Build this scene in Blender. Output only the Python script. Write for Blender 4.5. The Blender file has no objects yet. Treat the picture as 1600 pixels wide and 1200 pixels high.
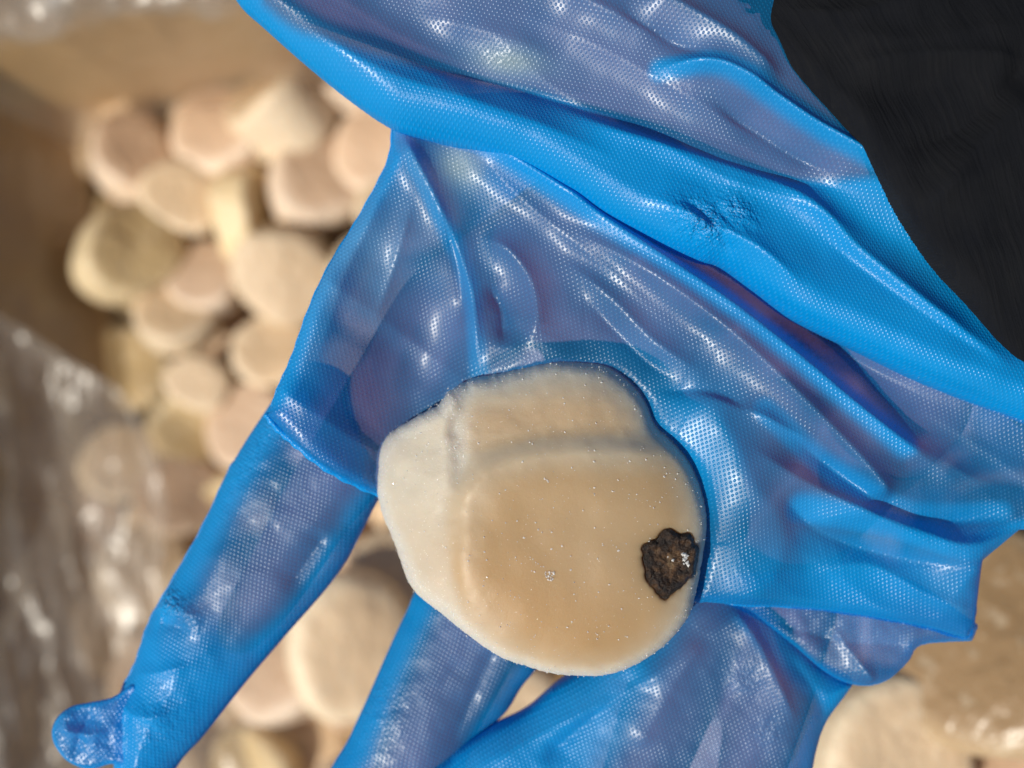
import bpy, bmesh, math, random
import numpy as np
from mathutils import Vector, Matrix, Quaternion

# ------------------------------------------------------------------ camera, sky, sun, exposure
sc = bpy.context.scene
S = 1e-4            # one photograph pixel is 0.1 mm at the height of the held scallop
D = 0.18            # camera height above that level
cam_d = bpy.data.cameras.new('camera'); cam = bpy.data.objects.new('camera', cam_d)
sc.collection.objects.link(cam); sc.camera = cam
cam.location = (0, 0, D); cam.rotation_euler = (0, 0, 0)
cam_d.sensor_width = 36; cam_d.lens = 36 * D / 0.16
cam_d.clip_start = 0.01; cam_d.clip_end = 50
cam_d.dof.use_dof = True; cam_d.dof.focus_distance = D - 0.003; cam_d.dof.aperture_fstop = 8.5

SUN = Vector((-0.52, -0.38, 0.77)).normalized()      # direction towards the sun
w = bpy.data.worlds.new('World'); sc.world = w; w.use_nodes = True
nt = w.node_tree; bg = nt.nodes['Background']
sky = nt.nodes.new('ShaderNodeTexSky'); sky.sky_type = 'NISHITA'; sky.sun_disc = False
sky.sun_elevation = math.asin(SUN.z); sky.sun_rotation = math.atan2(SUN.x, SUN.y)
nt.links.new(sky.outputs[0], bg.inputs[0]); bg.inputs[1].default_value = 0.062
sd = bpy.data.lights.new('sun', 'SUN'); so = bpy.data.objects.new('sun', sd); sc.collection.objects.link(so)
sd.energy = 4.1; sd.angle = math.radians(0.6); sd.color = (1, 0.93, 0.80)
so.rotation_euler = SUN.to_track_quat('Z', 'Y').to_euler()
sc.view_settings.view_transform = 'Standard'; sc.view_settings.look = 'None'
sc.view_settings.exposure = 0.0; sc.view_settings.gamma = 1.0
sc.cycles.use_denoising = True
sc.cycles.transparent_max_bounces = 24; sc.cycles.max_bounces = 10; sc.cycles.transmission_bounces = 8
sc.cycles.caustics_reflective = False; sc.cycles.caustics_refractive = False
sc.cycles.sample_clamp_indirect = 4.0

rng = np.random.default_rng(7); random.seed(7)

# ------------------------------------------------------------------ helpers
def at(u, v, z=0.0):
    """photograph pixel -> world point at height z (metres)"""
    k = (D - z) / D * S
    return Vector(((u - 800) * k, -(v - 600) * k, z))

def link(o, parent=None):
    sc.collection.objects.link(o)
    if parent: o.parent = parent
    return o

def tag(o, label=None, cat=None, group=None, kind=None):
    if label: o['label'] = label
    if cat: o['category'] = cat
    if group: o['group'] = group
    if kind: o['kind'] = kind
    return o

def empty(name, loc, label, cat, group=None):
    o = bpy.data.objects.new(name, None); o.location = loc; o.empty_display_size = 0.01
    link(o); return tag(o, label, cat, group)

def meshobj(name, verts, faces, mat, parent=None, smooth=True, uv=None, col=None):
    me = bpy.data.meshes.new(name)
    if isinstance(faces, np.ndarray):
        verts = np.asarray(verts, np.float32); m_ = faces.shape[1]
        me.vertices.add(len(verts)); me.vertices.foreach_set('co', verts.ravel())
        me.loops.add(faces.size); me.loops.foreach_set('vertex_index', faces.astype(np.int32).ravel())
        me.polygons.add(len(faces)); me.polygons.foreach_set('loop_start', np.arange(0, faces.size, m_, dtype=np.int32))
        me.polygons.foreach_set('loop_total', np.full(len(faces), m_, dtype=np.int32))
        me.update(calc_edges=True)
    else:
        me.from_pydata([tuple(map(float, p)) for p in verts], [], [tuple(map(int, f)) for f in faces])
        me.update()
    if smooth: me.polygons.foreach_set('use_smooth', [True] * len(me.polygons))
    if uv is not None:
        l = me.uv_layers.new(name='UVMap')
        idx = np.empty(len(me.loops), dtype=np.int32); me.loops.foreach_get('vertex_index', idx)
        l.data.foreach_set('uv', np.asarray(uv, dtype=np.float32)[idx].ravel())
    if col is not None:
        for cname, arr in col.items():
            a = me.attributes.new(cname, 'FLOAT', 'POINT'); a.data.foreach_set('value', np.asarray(arr, dtype=np.float32))
    if mat: me.materials.append(mat)
    o = bpy.data.objects.new(name, me); link(o, parent)
    return o

def spline(pts, n=10, closed=False):
    P = np.array([p[:2] for p in pts], float)
    sharp = [len(p) > 2 for p in pts]
    N = len(P); out = []
    rngi = range(N if closed else N - 1)
    for i in rngi:
        p1, p2 = P[i], P[(i + 1) % N]
        p0 = P[(i - 1) % N] if (closed or i > 0) else p1
        p3 = P[(i + 2) % N] if (closed or i < N - 2) else p2
        m1 = (p2 - p0) / 2; m2 = (p3 - p1) / 2
        if sharp[i]: m1 = (p2 - p1)
        if sharp[(i + 1) % N]: m2 = (p2 - p1)
        for t in np.linspace(0, 1, n, endpoint=False):
            h = [2*t**3-3*t**2+1, t**3-2*t**2+t, -2*t**3+3*t**2, t**3-t**2]
            out.append(h[0]*p1 + h[1]*m1 + h[2]*p2 + h[3]*m2)
    if not closed: out.append(P[-1])
    return np.array(out)

def near_poly(Q, L, closed=False):
    """distance, signed side, arc parameter 0..1 and closest point of each Q on polyline L"""
    A = L; B = np.roll(L, -1, 0) if closed else L[1:]
    if not closed: A = L[:-1]
    seg = np.linalg.norm(B - A, axis=1); cum = np.concatenate([[0], np.cumsum(seg)])
    best = np.full(len(Q), 1e18); side = np.zeros(len(Q)); par = np.zeros(len(Q)); cp = np.zeros((len(Q), 2))
    for i in range(len(A)):
        d = B[i] - A[i]; l2 = max(d @ d, 1e-12)
        r = Q - A[i]; t = np.clip((r @ d) / l2, 0, 1)
        c = A[i] + t[:, None] * d; e = Q - c; dd = (e * e).sum(1)
        m = dd < best
        best[m] = dd[m]; par[m] = (cum[i] + t[m] * seg[i]) / cum[-1]; cp[m] = c[m]
        side[m] = np.sign(d[0] * r[m, 1] - d[1] * r[m, 0])
    return np.sqrt(best), side, par, cp

def inside(Q, L):
    x, y = Q[:, 0], Q[:, 1]; r = np.zeros(len(Q), bool)
    for (x1, y1), (x2, y2) in zip(L, np.roll(L, -1, 0)):
        if y1 == y2: continue
        c = ((y1 > y) != (y2 > y)) & (x < (x2 - x1) * (y - y1) / (y2 - y1) + x1); r ^= c
    return r

_NT = rng.random((257, 257))
def vnoise(x, y):
    xi = np.floor(x).astype(int); yi = np.floor(y).astype(int); fx = x - xi; fy = y - yi
    fx = fx*fx*fx*(fx*(fx*6-15)+10); fy = fy*fy*fy*(fy*(fy*6-15)+10)
    g = lambda a, b: _NT[a % 256, b % 256]
    return (g(xi,yi)*(1-fx)+g(xi+1,yi)*fx)*(1-fy)+(g(xi,yi+1)*(1-fx)+g(xi+1,yi+1)*fx)*fy - 0.5
def fbm(x, y, o=3):
    s = 0; a = 1
    for i in range(o): s = s + a * vnoise(x * 2**i + 17.3*i, y * 2**i + 5.1*i); a *= .5
    return s
def smooth(a, b, x):
    t = np.clip((x - a) / (b - a), 0, 1); return t*t*(3-2*t)
def blob(Q, c, rx, ry, ang=0):
    a = math.radians(ang); d = Q - np.array(c)
    x = d[:,0]*math.cos(a)+d[:,1]*math.sin(a); y = -d[:,0]*math.sin(a)+d[:,1]*math.cos(a)
    return np.exp(-((x/rx)**2 + (y/ry)**2))

class Ridge:
    """a fold: crest line, height, width on the left / right of travel, share of its length that tapers at either end"""
    def __init__(s, pts, amp, wl, wr, t0=.25, t1=.25, p=1.5):
        s.L = spline(pts, 5); s.amp, s.wl, s.wr, s.t0, s.t1, s.p = amp, wl, wr, t0, t1, p
        s.lo = s.L.min(0) - 3.2*max(wl, wr); s.hi = s.L.max(0) + 3.2*max(wl, wr)
    def __call__(s, Q):
        z = np.zeros(len(Q)); m = ((Q > s.lo) & (Q < s.hi)).all(1)
        if not m.any(): return z
        d, sd_, t, _ = near_poly(Q[m], s.L)
        w_ = np.where(sd_ > 0, s.wr, s.wl)
        k = smooth(0, max(s.t0, 1e-6), t) * smooth(0, max(s.t1, 1e-6), 1 - t)
        q = d / w_; z[m] = s.amp * k * np.exp(-1.15*(np.sqrt(q*q + .03) - .173))
        return z

class Bag:
    """a closed bag of thin film: an outline, a top surface with folds, rounded edges and an underside"""
    def __init__(s, poly, H, z0, R, drop, bulge, ridges=(), crumple=(3, 70), Rb=None, n=5, dbl=None, grain=None):
        s.P = spline(poly, n, True); s.H, s.z0, s.R, s.drop, s.bulge = H, z0, R, drop, bulge
        s.ridges = list(ridges); s.dbl = dbl; s.grain = grain; s.cr = crumple; s.k = (D - z0 * S) / D; s.Rb = Rb or R * 1.6
    def top(s, Q, d=None):
        if d is None: d = near_poly(Q, s.P, True)[0]
        z = s.H(Q) if callable(s.H) else np.full(len(Q), float(s.H))
        e = smooth(0, s.R * .8, d)
        zz = sum((r(Q) for r in s.ridges), np.zeros(len(Q)))
        a, l = s.cr
        zz = zz + a * fbm(Q[:, 0] / l, Q[:, 1] / l, 3) * 2
        if s.grain:
            an, am, ac, al = s.grain; c_, s_ = math.cos(math.radians(an)), math.sin(math.radians(an))
            x = Q[:,0]*c_ + Q[:,1]*s_; y = -Q[:,0]*s_ + Q[:,1]*c_
            y = y + 40*vnoise(x/220, y/220)
            f = 1 - 2*np.abs(vnoise(y/ac, x/al))*2
            zz = zz + am*(np.sqrt(f*f*0 + .02 + (1-f)**2)*-1 + .5) + am*.5*vnoise(y/(ac*.45) + 9, x/(al*.6))
        t = np.clip(d / s.R, 0, 1)
        edge = -s.drop * (1 - np.sqrt(np.clip(1 - (1 - t)**2, 0, 1)))
        return z + zz * (0.25 + .75 * e) + edge
    def bottom(s, Q, top, d):
        t = np.clip(d / s.Rb, 0, 1)
        return np.minimum(top - .4, (s.H(Q) if callable(s.H) else s.H) - s.drop) - s.bulge * np.sqrt(np.clip(1 - (1 - t)**2, 0, 1))
    def build(s, name, mat, parent, res=3.0, rot=0, under=True, attr=None, wobble=1.0, haze=None):
        lo = s.P.min(0) - res; hi = s.P.max(0) + res
        nx = int((hi[0]-lo[0])/res)+2; ny = int((hi[1]-lo[1])/res)+2
        gx, gy = np.meshgrid(lo[0]+np.arange(nx)*res, lo[1]+np.arange(ny)*res)
        Q = np.stack([gx.ravel(), gy.ravel()], 1)
        ins = inside(Q, s.P)
        I = np.arange(nx*ny).reshape(ny, nx)
        quads = np.stack([I[:-1,:-1], I[1:,:-1], I[1:,1:], I[:-1,1:]], -1).reshape(-1, 4)
        keep = ins[quads].sum(1) >= 2
        quads = quads[keep]
        used = np.unique(quads); rem = -np.ones(nx*ny, int); rem[used] = np.arange(len(used))
        quads = rem[quads]; Q = Q[used].copy(); insu = ins[used]
        cnt = np.bincount(quads.ravel(), minlength=len(Q))
        border = cnt < 4
        d, _, _, cp = near_poly(Q, s.P, True)
        snap = border | ~insu
        Q[snap] = cp[snap]; d[snap] = 0
        zt = s.top(Q, d)
        def world(z): return np.stack([(Q[:,0]-800)*S*s.k, -(Q[:,1]-600)*S*s.k, z*S], 1)
        V = world(zt); F = quads
        ca, sa = math.cos(math.radians(rot)), math.sin(math.radians(rot))
        wob = wobble*1.5*fbm(Q[:,0]/160, Q[:,1]/160, 2)
        U = np.stack([(Q[:,0]*ca+Q[:,1]*sa)+wob*6, (-Q[:,0]*sa+Q[:,1]*ca)+wob*5], 1)
        # follow the slope so that the embossing keeps its pitch on the folds
        UV = U
        cols = {'edge': np.clip(1 - d/9.0, 0, 1)}
        cols['doubled'] = np.clip(s.dbl(Q), 0, 1) if s.dbl else np.zeros(len(Q))
        cols['pale_patch'] = haze(Q) if haze else np.zeros(len(Q))
        if attr: cols['crystal'] = attr(Q)
        else: cols['crystal'] = np.zeros(len(Q))
        if under:
            zb = s.bottom(Q, zt, d)
            inn = np.where(~snap)[0]; m2 = np.arange(len(Q)); m2[inn] = len(Q) + np.arange(len(inn))
            V = np.concatenate([V, world(zb)[inn]]); UV = np.concatenate([UV, U[inn]])
            F = np.concatenate([F, m2[quads[~snap[quads].all(1)]][:, ::-1]])
            cols = {k: np.concatenate([v, v[inn]]) for k, v in cols.items()}
        return meshobj(name, V, F, mat, parent, uv=UV, col=cols)

def tube(name, pts3, r, mat, parent, n=8, seed=0):
    """thin welded bead along world points"""
    P = [Vector(p) for p in pts3]; V = []; F = []
    for i, p in enumerate(P):
        t = (P[min(i+1, len(P)-1)] - P[max(i-1, 0)]).normalized()
        a = t.cross(Vector((0, 0, 1))).normalized(); b = t.cross(a)
        rr = r * (0.75 + .5 * (math.sin(i*1.7+seed)*.5+.5)) * (0.35 if i in (0, len(P)-1) else 1)
        for j in range(n):
            th = 2*math.pi*j/n; V.append(p + a*math.cos(th)*rr + b*math.sin(th)*rr)
    for i in range(len(P)-1):
        for j in range(n): F.append((i*n+j, i*n+(j+1)%n, (i+1)*n+(j+1)%n, (i+1)*n+j))
    F.append(tuple(range(n))[::-1]); F.append(tuple(range((len(P)-1)*n, len(P)*n)))
    UV = [(p.x/S, p.y/S) for p in V]
    return meshobj(name, V, F, mat, parent, uv=UV, col={'edge': np.ones(len(V)), 'crystal': np.zeros(len(V)), 'doubled': np.ones(len(V))})

# ------------------------------------------------------------------ materials
def newmat(name):
    m = bpy.data.materials.new(name); m.use_nodes = True
    m.node_tree.nodes.clear(); return m, m.node_tree.nodes, m.node_tree.links
class G:
    def __init__(s, name):
        s.m, s.n, s.l = newmat(name); s.out = s.n.new('ShaderNodeOutputMaterial')
    def node(s, typ, **kw):
        n = s.n.new(typ)
        for k, v in kw.items():
            if k.startswith('_'): setattr(n, k[1:], v)
        return n
    def set(s, sock, v):
        if hasattr(v, 'is_linked') or hasattr(v, 'links'): s.l.new(v, sock)
        else: sock.default_value = v
    def math(s, op, a, b=0.0, c=None):
        n = s.n.new('ShaderNodeMath'); n.operation = op; s.set(n.inputs[0], a); s.set(n.inputs[1], b)
        if c is not None: s.set(n.inputs[2], c)
        return n.outputs[0]
    def mix(s, f, a, b):
        n = s.n.new('ShaderNodeMix'); n.data_type = 'RGBA'; s.set(n.inputs[0], f)
        for sk, v in ((n.inputs[6], a), (n.inputs[7], b)):
            s.set(sk, v if not isinstance(v, tuple) or len(v) == 4 else v + (1,))
        return n.outputs[2]
    def noise(s, vec, scale, detail=4, rough=.5, typ='FBM'):
        n = s.n.new('ShaderNodeTexNoise'); n.inputs['Scale'].default_value = scale
        n.inputs['Detail'].default_value = detail; n.inputs['Roughness'].default_value = rough
        if vec is not None: s.l.new(vec, n.inputs['Vector'])
        return n.outputs[0]
    def vor(s, vec, scale, feature='F1', out=0):
        n = s.n.new('ShaderNodeTexVoronoi'); n.feature = feature; n.inputs['Scale'].default_value = scale
        if vec is not None: s.l.new(vec, n.inputs['Vector'])
        return n.outputs[out]
    def ramp(s, f, stops):
        n = s.n.new('ShaderNodeValToRGB'); s.l.new(f, n.inputs[0]); cr = n.color_ramp
        while len(cr.elements) > 1: cr.elements.remove(cr.elements[-1])
        cr.elements[0].position = stops[0][0]; cr.elements[0].color = stops[0][1] + (1,)
        for p, c in stops[1:]:
            e = cr.elements.new(p); e.color = c + (1,)
        return n.outputs[0]
    def attr(s, name):
        n = s.n.new('ShaderNodeAttribute'); n.attribute_name = name; return n.outputs['Fac']
    def obj(s): return s.n.new('ShaderNodeTexCoord').outputs['Object']
    def uv(s): return s.n.new('ShaderNodeTexCoord').outputs['UV']
    def bump(s, h, dist, strength=1.0, normal=None):
        n = s.n.new('ShaderNodeBump'); n.inputs['Strength'].default_value = strength; n.inputs['Distance'].default_value = dist
        s.l.new(h, n.inputs['Height'])
        if normal: s.l.new(normal, n.inputs['Normal'])
        return n.outputs[0]
    def bsdf(s, typ, **kw):
        n = s.n.new(typ)
        for k, v in kw.items():
            sk = n.inputs[k.replace('_', ' ')]
            s.set(sk, v + (1,) if isinstance(v, tuple) and len(v) == 3 and sk.type == 'RGBA' else v)
        return n.outputs[0]
    def mixs(s, f, a, b):
        n = s.n.new('ShaderNodeMixShader'); s.set(n.inputs[0], f); s.l.new(a, n.inputs[1]); s.l.new(b, n.inputs[2]); return n.outputs[0]
    def adds(s, a, b):
        n = s.n.new('ShaderNodeAddShader'); s.l.new(a, n.inputs[0]); s.l.new(b, n.inputs[1]); return n.outputs[0]
    def done(s, sh): s.l.new(sh, s.out.inputs[0]); return s.m

def film_blue():
    g = G('embossed_blue_film'); uv = g.uv()
    sep = g.n.new('ShaderNodeSeparateXYZ'); g.l.new(uv, sep.inputs[0])
    a = g.math('COSINE', g.math('MULTIPLY', sep.outputs[0], 2*math.pi/7.6))
    b = g.math('COSINE', g.math('MULTIPLY', sep.outputs[1], 2*math.pi/10.0))
    dots = g.math('POWER', g.math('MAXIMUM', g.math('MULTIPLY', a, b), 0.0), 1.3)
    n1 = g.noise(uv, .03, 3, .55); n2 = g.noise(uv, .12, 3, .6)
    cry = g.attr('crystal')
    vr = g.vor(uv, .085, 'DISTANCE_TO_EDGE')
    spk = g.noise(uv, .22, 2, .7)
    h = g.math('ADD', g.math('MULTIPLY', dots, .48), g.math('MULTIPLY', n2, .10))
    h = g.math('ADD', h, g.math('MULTIPLY', g.math('ADD', g.math('MULTIPLY', spk, 3.0), g.math('MULTIPLY', g.noise(uv, .06, 2, .6), 14.0)), cry))
    nrm = g.bump(h, 0.00013, 1.0)
    edge = g.attr('edge'); dbl = g.attr('doubled')
    speck = g.math('GREATER_THAN', g.noise(uv, .30, 2, .75), g.math('SUBTRACT', .75, g.math('ADD', g.math('MULTIPLY', cry, .16), g.math('MULTIPLY', edge, .05))))
    body = g.mix(g.math('MULTIPLY', n1, .6), (0.0, .34, .86), (0.0, .40, .92))
    body = g.mix(g.math('MULTIPLY', dots, .22), body, (.10, .54, .98))
    body = g.mix(g.math('MULTIPLY', speck, .5), body, (.75, .85, .9))
    fro = g.attr('pale_patch'); body = g.mix(fro, body, (.40, .58, .64))  # paler grey-blue patches mixed into the film colour
    dif = g.bsdf('ShaderNodeBsdfDiffuse', Color=body, Normal=nrm)
    trl = g.bsdf('ShaderNodeBsdfTranslucent', Color=(0.0, .44, .96), Normal=nrm)
    lit = g.mixs(.30, dif, trl)
    trn = g.bsdf('ShaderNodeBsdfTransparent', Color=(.66, .68, .90))
    tfac = g.math('SUBTRACT', .69, g.math('ADD', g.math('ADD', g.math('MULTIPLY', dbl, .62), g.math('MULTIPLY', dots, .10)), g.math('ADD', g.math('MULTIPLY', edge, .30), g.math('MAXIMUM', g.math('MULTIPLY', cry, .15), g.math('MULTIPLY', fro, .35)))))
    tfac = g.math('MAXIMUM', tfac, .04)
    base = g.mixs(tfac, lit, trn)
    gl = g.bsdf('ShaderNodeBsdfGlossy', Color=(.95, .97, 1.0), Roughness=.33, Normal=nrm)
    lw = g.n.new('ShaderNodeLayerWeight'); lw.inputs[0].default_value = .28; g.l.new(nrm, lw.inputs[1])
    f = g.math('ADD', .030, g.math('MULTIPLY', lw.outputs['Fresnel'], .15))
    return g.done(g.mixs(f, base, gl))

def clear_film(name, milky, tint=(.92, .90, .87)):
    g = G(name); ob = g.obj()
    mp = g.n.new('ShaderNodeMapping'); g.l.new(ob, mp.inputs[0]); mp.inputs['Rotation'].default_value = (0, 0, .35); mp.inputs['Scale'].default_value = (1, .32, 1)
    rg = g.math('ABSOLUTE', g.math('SUBTRACT', g.noise(mp.outputs[0], 34, 4, .6), .5))
    nrm = g.bump(g.math('ADD', g.math('MULTIPLY', rg, 1.8), g.math('MULTIPLY', g.noise(ob, 40, 3, .5), .7)), 0.006, .7)
    trn = g.bsdf('ShaderNodeBsdfTransparent', Color=tint)
    dif = g.mixs(.5, g.bsdf('ShaderNodeBsdfDiffuse', Color=(.80, .77, .72), Normal=nrm), g.bsdf('ShaderNodeBsdfTranslucent', Color=(.72, .70, .68), Normal=nrm))
    gl = g.bsdf('ShaderNodeBsdfGlossy', Color=(1, 1, 1), Roughness=.34, Normal=nrm)
    lw = g.n.new('ShaderNodeLayerWeight'); lw.inputs[0].default_value = .35; g.l.new(nrm, lw.inputs[1])
    m = g.math('MULTIPLY', g.math('ADD', g.noise(ob, 14, 3), .5), milky)
    return g.done(g.mixs(g.math('ADD', .045, g.math('MULTIPLY', lw.outputs['Fresnel'], .2)), g.mixs(m, trn, dif), gl))

def skin_mat():
    g = G('skin'); ob = g.obj()
    c = g.ramp(g.noise(ob, 120, 4), [(.3, (.27, .13, .13)), (.7, (.38, .19, .18))])
    return g.done(g.bsdf('ShaderNodeBsdfPrincipled', Base_Color=c, Roughness=.6, Subsurface_Weight=.25, Subsurface_Radius=(.004, .0016, .0008), Subsurface_Scale=1.0))

def sleeve_mat():
    g = G('black_ribbed_cloth'); uv = g.uv()
    sep = g.n.new('ShaderNodeSeparateXYZ'); g.l.new(uv, sep.inputs[0])
    mp = g.n.new('ShaderNodeMapping'); g.l.new(uv, mp.inputs[0]); mp.inputs['Scale'].default_value = (1, .06, 1)
    rib = g.noise(mp.outputs[0], .16, 3, .6); fine = g.noise(uv, .5, 4, .7); blot = g.noise(uv, .010, 4, .6)
    n = g.bump(g.math('ADD', g.math('MULTIPLY', rib, 2.2), fine), .00022, 1)
    c = g.mix(g.math('MULTIPLY', rib, g.math('MULTIPLY', blot, 2.0)), (.0030, .0042, .0078), (.011, .0115, .0135))
    return g.done(g.bsdf('ShaderNodeBsdfPrincipled', Base_Color=c, Roughness=.85, Specular_IOR_Level=.12, Normal=n, Sheen_Weight=.02))

def flesh_mat(name, core, rim, rough=.42, scale=1.0, attr=False):
    g = G(name); ob = g.obj()
    n1 = g.noise(ob, 90*scale, 5, .6); n2 = g.noise(ob, 900*scale, 3, .6)
    if attr: f = g.math('ADD', g.attr('rim'), g.math('MULTIPLY', g.math('SUBTRACT', n1, .5), .35))
    else:
        f = g.math('ADD', g.math('MULTIPLY', g.attr('rim'), .9), g.math('MULTIPLY', g.math('SUBTRACT', n1, .5), 1.1))
    c = g.mix(f, core, rim)
    if attr: c = g.mix(g.math('MULTIPLY', g.noise(ob, 420, 3, .7), .35), c, (.36, .27, .17))
    if attr:
        c = g.mix(g.math('MULTIPLY', g.attr('warm'), .8), c, (.46, .27, .10))
        c = g.mix(g.attr('stain'), c, (.17, .085, .03))
        fro = g.attr('frost')
        sp = g.math('GREATER_THAN', g.noise(ob, 2600, 2, .7), g.math('SUBTRACT', .74, g.math('MULTIPLY', fro, .12)))
        c = g.mix(g.math('MULTIPLY', sp, .7), c, (.9, .9, .88))
        c = g.mix(g.math('MULTIPLY', fro, .5), c, (.68, .68, .655))
        h = g.math('ADD', g.math('MULTIPLY', n1, .25), g.math('ADD', g.math('MULTIPLY', n2, .12), g.math('MULTIPLY', g.math('MULTIPLY', g.noise(ob, 1900, 4, .7), g.math('ADD', fro, .22)), .55)))
        n = g.bump(h, .00026, .8)
    else:
        info = g.n.new('ShaderNodeObjectInfo')
        hv = g.n.new('ShaderNodeHueSaturation'); g.l.new(c, hv.inputs['Color'])
        g.l.new(g.math('ADD', .86, g.math('MULTIPLY', info.outputs['Random'], .22)), hv.inputs['Value']); c = hv.outputs[0]
        c = g.mix(g.math('MULTIPLY', g.math('GREATER_THAN', g.noise(ob, 7, 5, .7), .58), .22), c, (.82, .74, .60)); n = g.bump(g.noise(ob, 6, 3, .55), .004, .5)
    return g.done(g.bsdf('ShaderNodeBsdfPrincipled', Base_Color=c, Roughness=rough, Subsurface_Weight=.8 if attr else .2,
                  Subsurface_Radius=(.0042, .0028, .0018), Subsurface_Scale=1.0, Specular_IOR_Level=.45, Normal=n))

def crust_mat():
    g = G('dark_crust'); ob = g.obj()
    n = g.noise(ob, 700, 5, .7)
    n = g.math('ADD', n, g.math('MULTIPLY', g.math('SUBTRACT', g.attr('core'), .45), .24))
    c = g.ramp(n, [(.34, (.008, .004, .002)), (.47, (.03, .013, .005)), (.60, (.10, .05, .02)), (.75, (.22, .15, .08))])
    return g.done(g.bsdf('ShaderNodeBsdfPrincipled', Base_Color=c, Roughness=.35, Normal=g.bump(g.noise(ob, 1100, 5, .7), .0007, 1)))

def ice_mat():
    g = G('ice'); return g.done(g.mixs(.35, g.bsdf('ShaderNodeBsdfPrincipled', Base_Color=(.85, .86, .86), Roughness=.12), g.bsdf('ShaderNodeBsdfTransparent', Color=(.95, .95, .95))))

def card_mat():
    g = G('brown_cardboard'); ob = g.obj()
    c = g.ramp(g.noise(ob, 9, 4), [(.3, (.44, .28, .11)), (.7, (.56, .37, .16))])
    return g.done(g.bsdf('ShaderNodeBsdfPrincipled', Base_Color=c, Roughness=.85, Normal=g.bump(g.noise(ob, 60, 4), .001, .5)))

M_film = film_blue(); M_skin = skin_mat(); M_sleeve = sleeve_mat(); M_crust = crust_mat(); M_ice = ice_mat(); M_card = card_mat()
M_flesh = flesh_mat('scallop_flesh', (.45, .32, .18), (.59, .545, .445), .46, attr=True)
M_pile = {'cream': flesh_mat('cream_flesh', (.63, .46, .29), (.79, .66, .49), .5, .6),
          'pink': flesh_mat('pinkish_flesh', (.63, .44, .30), (.81, .66, .52), .5, .6),
          'yellow': flesh_mat('yellowish_flesh', (.62, .45, .23), (.79, .64, .41), .5, .6),
          'brown': flesh_mat('shaded_tan_flesh', (.36, .235, .125), (.55, .405, .25), .32, .6),  # tan flesh with the shade beside the glove darkened into its colour
          'pale': flesh_mat('pale_flesh', (.70, .52, .34), (.82, .69, .51), .5, .6)}
M_liner = clear_film('clear_plastic', .12); M_milky = clear_film('creased_clear_plastic', .24, (.96, .94, .91))

# ------------------------------------------------------------------ the box and its plastic liner
ZF = -0.345                                       # box floor
box_rot = math.radians(9)
bc = at(125, 185, -0.318)                          # inner corner, at the level of the heap
ex = Vector((math.cos(box_rot), math.sin(box_rot), 0)); ey = Vector((math.sin(box_rot), -math.cos(box_rot), 0))
BLEFT = -0.312
BW, BH, BTOP, TH = 0.56, 0.44, -0.165, 0.006
box = empty('cardboard_box', bc + ex*BW/2 + ey*BH/2 + Vector((0, 0, ZF)) - Vector((0, 0, bc.z)), 'brown cardboard box lined with clear plastic, holding the frozen scallops', 'box')
def slab(name, a, b, thick, z0, z1, mat, parent):
    d = (b - a).normalized(); nn = Vector((-d.y, d.x, 0))
    o = []
    for p in (a, b, b + nn*thick, a + nn*thick): o.append((p.x, p.y))
    V = [Vector((x, y, z0)) for x, y in o] + [Vector((x, y, z1)) for x, y in o]
    org = Vector(parent.location)
    F = [(0,1,2,3)[::-1], (4,5,6,7), (0,1,5,4), (1,2,6,5), (2,3,7,6), (3,0,4,7)]
    return meshobj(name, [v - org for v in V], F, mat, parent, smooth=False)
c00 = Vector((bc.x, bc.y, 0)); c10 = c00 + ex*BW; c01 = c00 + ey*BH; c11 = c00 + ex*BW + ey*BH
for a, b in ((c00, c10), (c10, c11), (c11, c01), (c01, c00)):
    slab('wall', a, b, TH, ZF, BLEFT if b is c00 else BTOP, M_card, box)
def flap_board(a, b, out, length, z, rise):
    p = [a, b, b + out*length, a + out*length]; dz = [0, 0, rise, rise]; org = Vector(box.location)
    V = [Vector((q.x, q.y, z + d + .0005)) - org for q, d in zip(p, dz)] + [Vector((q.x, q.y, z + d + .0005 + TH*.7)) - org for q, d in zip(p, dz)]
    return meshobj('flap', V, [(0,1,2,3)[::-1], (4,5,6,7), (0,1,5,4), (1,2,6,5), (2,3,7,6), (3,0,4,7)], M_card, box, smooth=False)
flap_board(c00 - ey*.03, c01, -ex, .074, BLEFT, .100)
slab('base', c01, c11, BH, ZF - TH, ZF - .0005, M_card, box)

def ground_mat():
    g = G('grey_concrete'); ob = g.obj()
    c = g.ramp(g.noise(ob, 14, 6, .6), [(.3, (.20, .19, .175)), (.7, (.30, .285, .26))])
    return g.done(g.bsdf('ShaderNodeBsdfPrincipled', Base_Color=c, Roughness=.9, Normal=g.bump(g.noise(ob, 160, 4), .002, .5)))
gz = ZF - TH - .001
tag(meshobj('ground', [(-6,-6,gz),(6,-6,gz),(6,6,gz),(-6,6,gz)], [(0,1,2,3)], ground_mat(), smooth=False), kind='structure')

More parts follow.
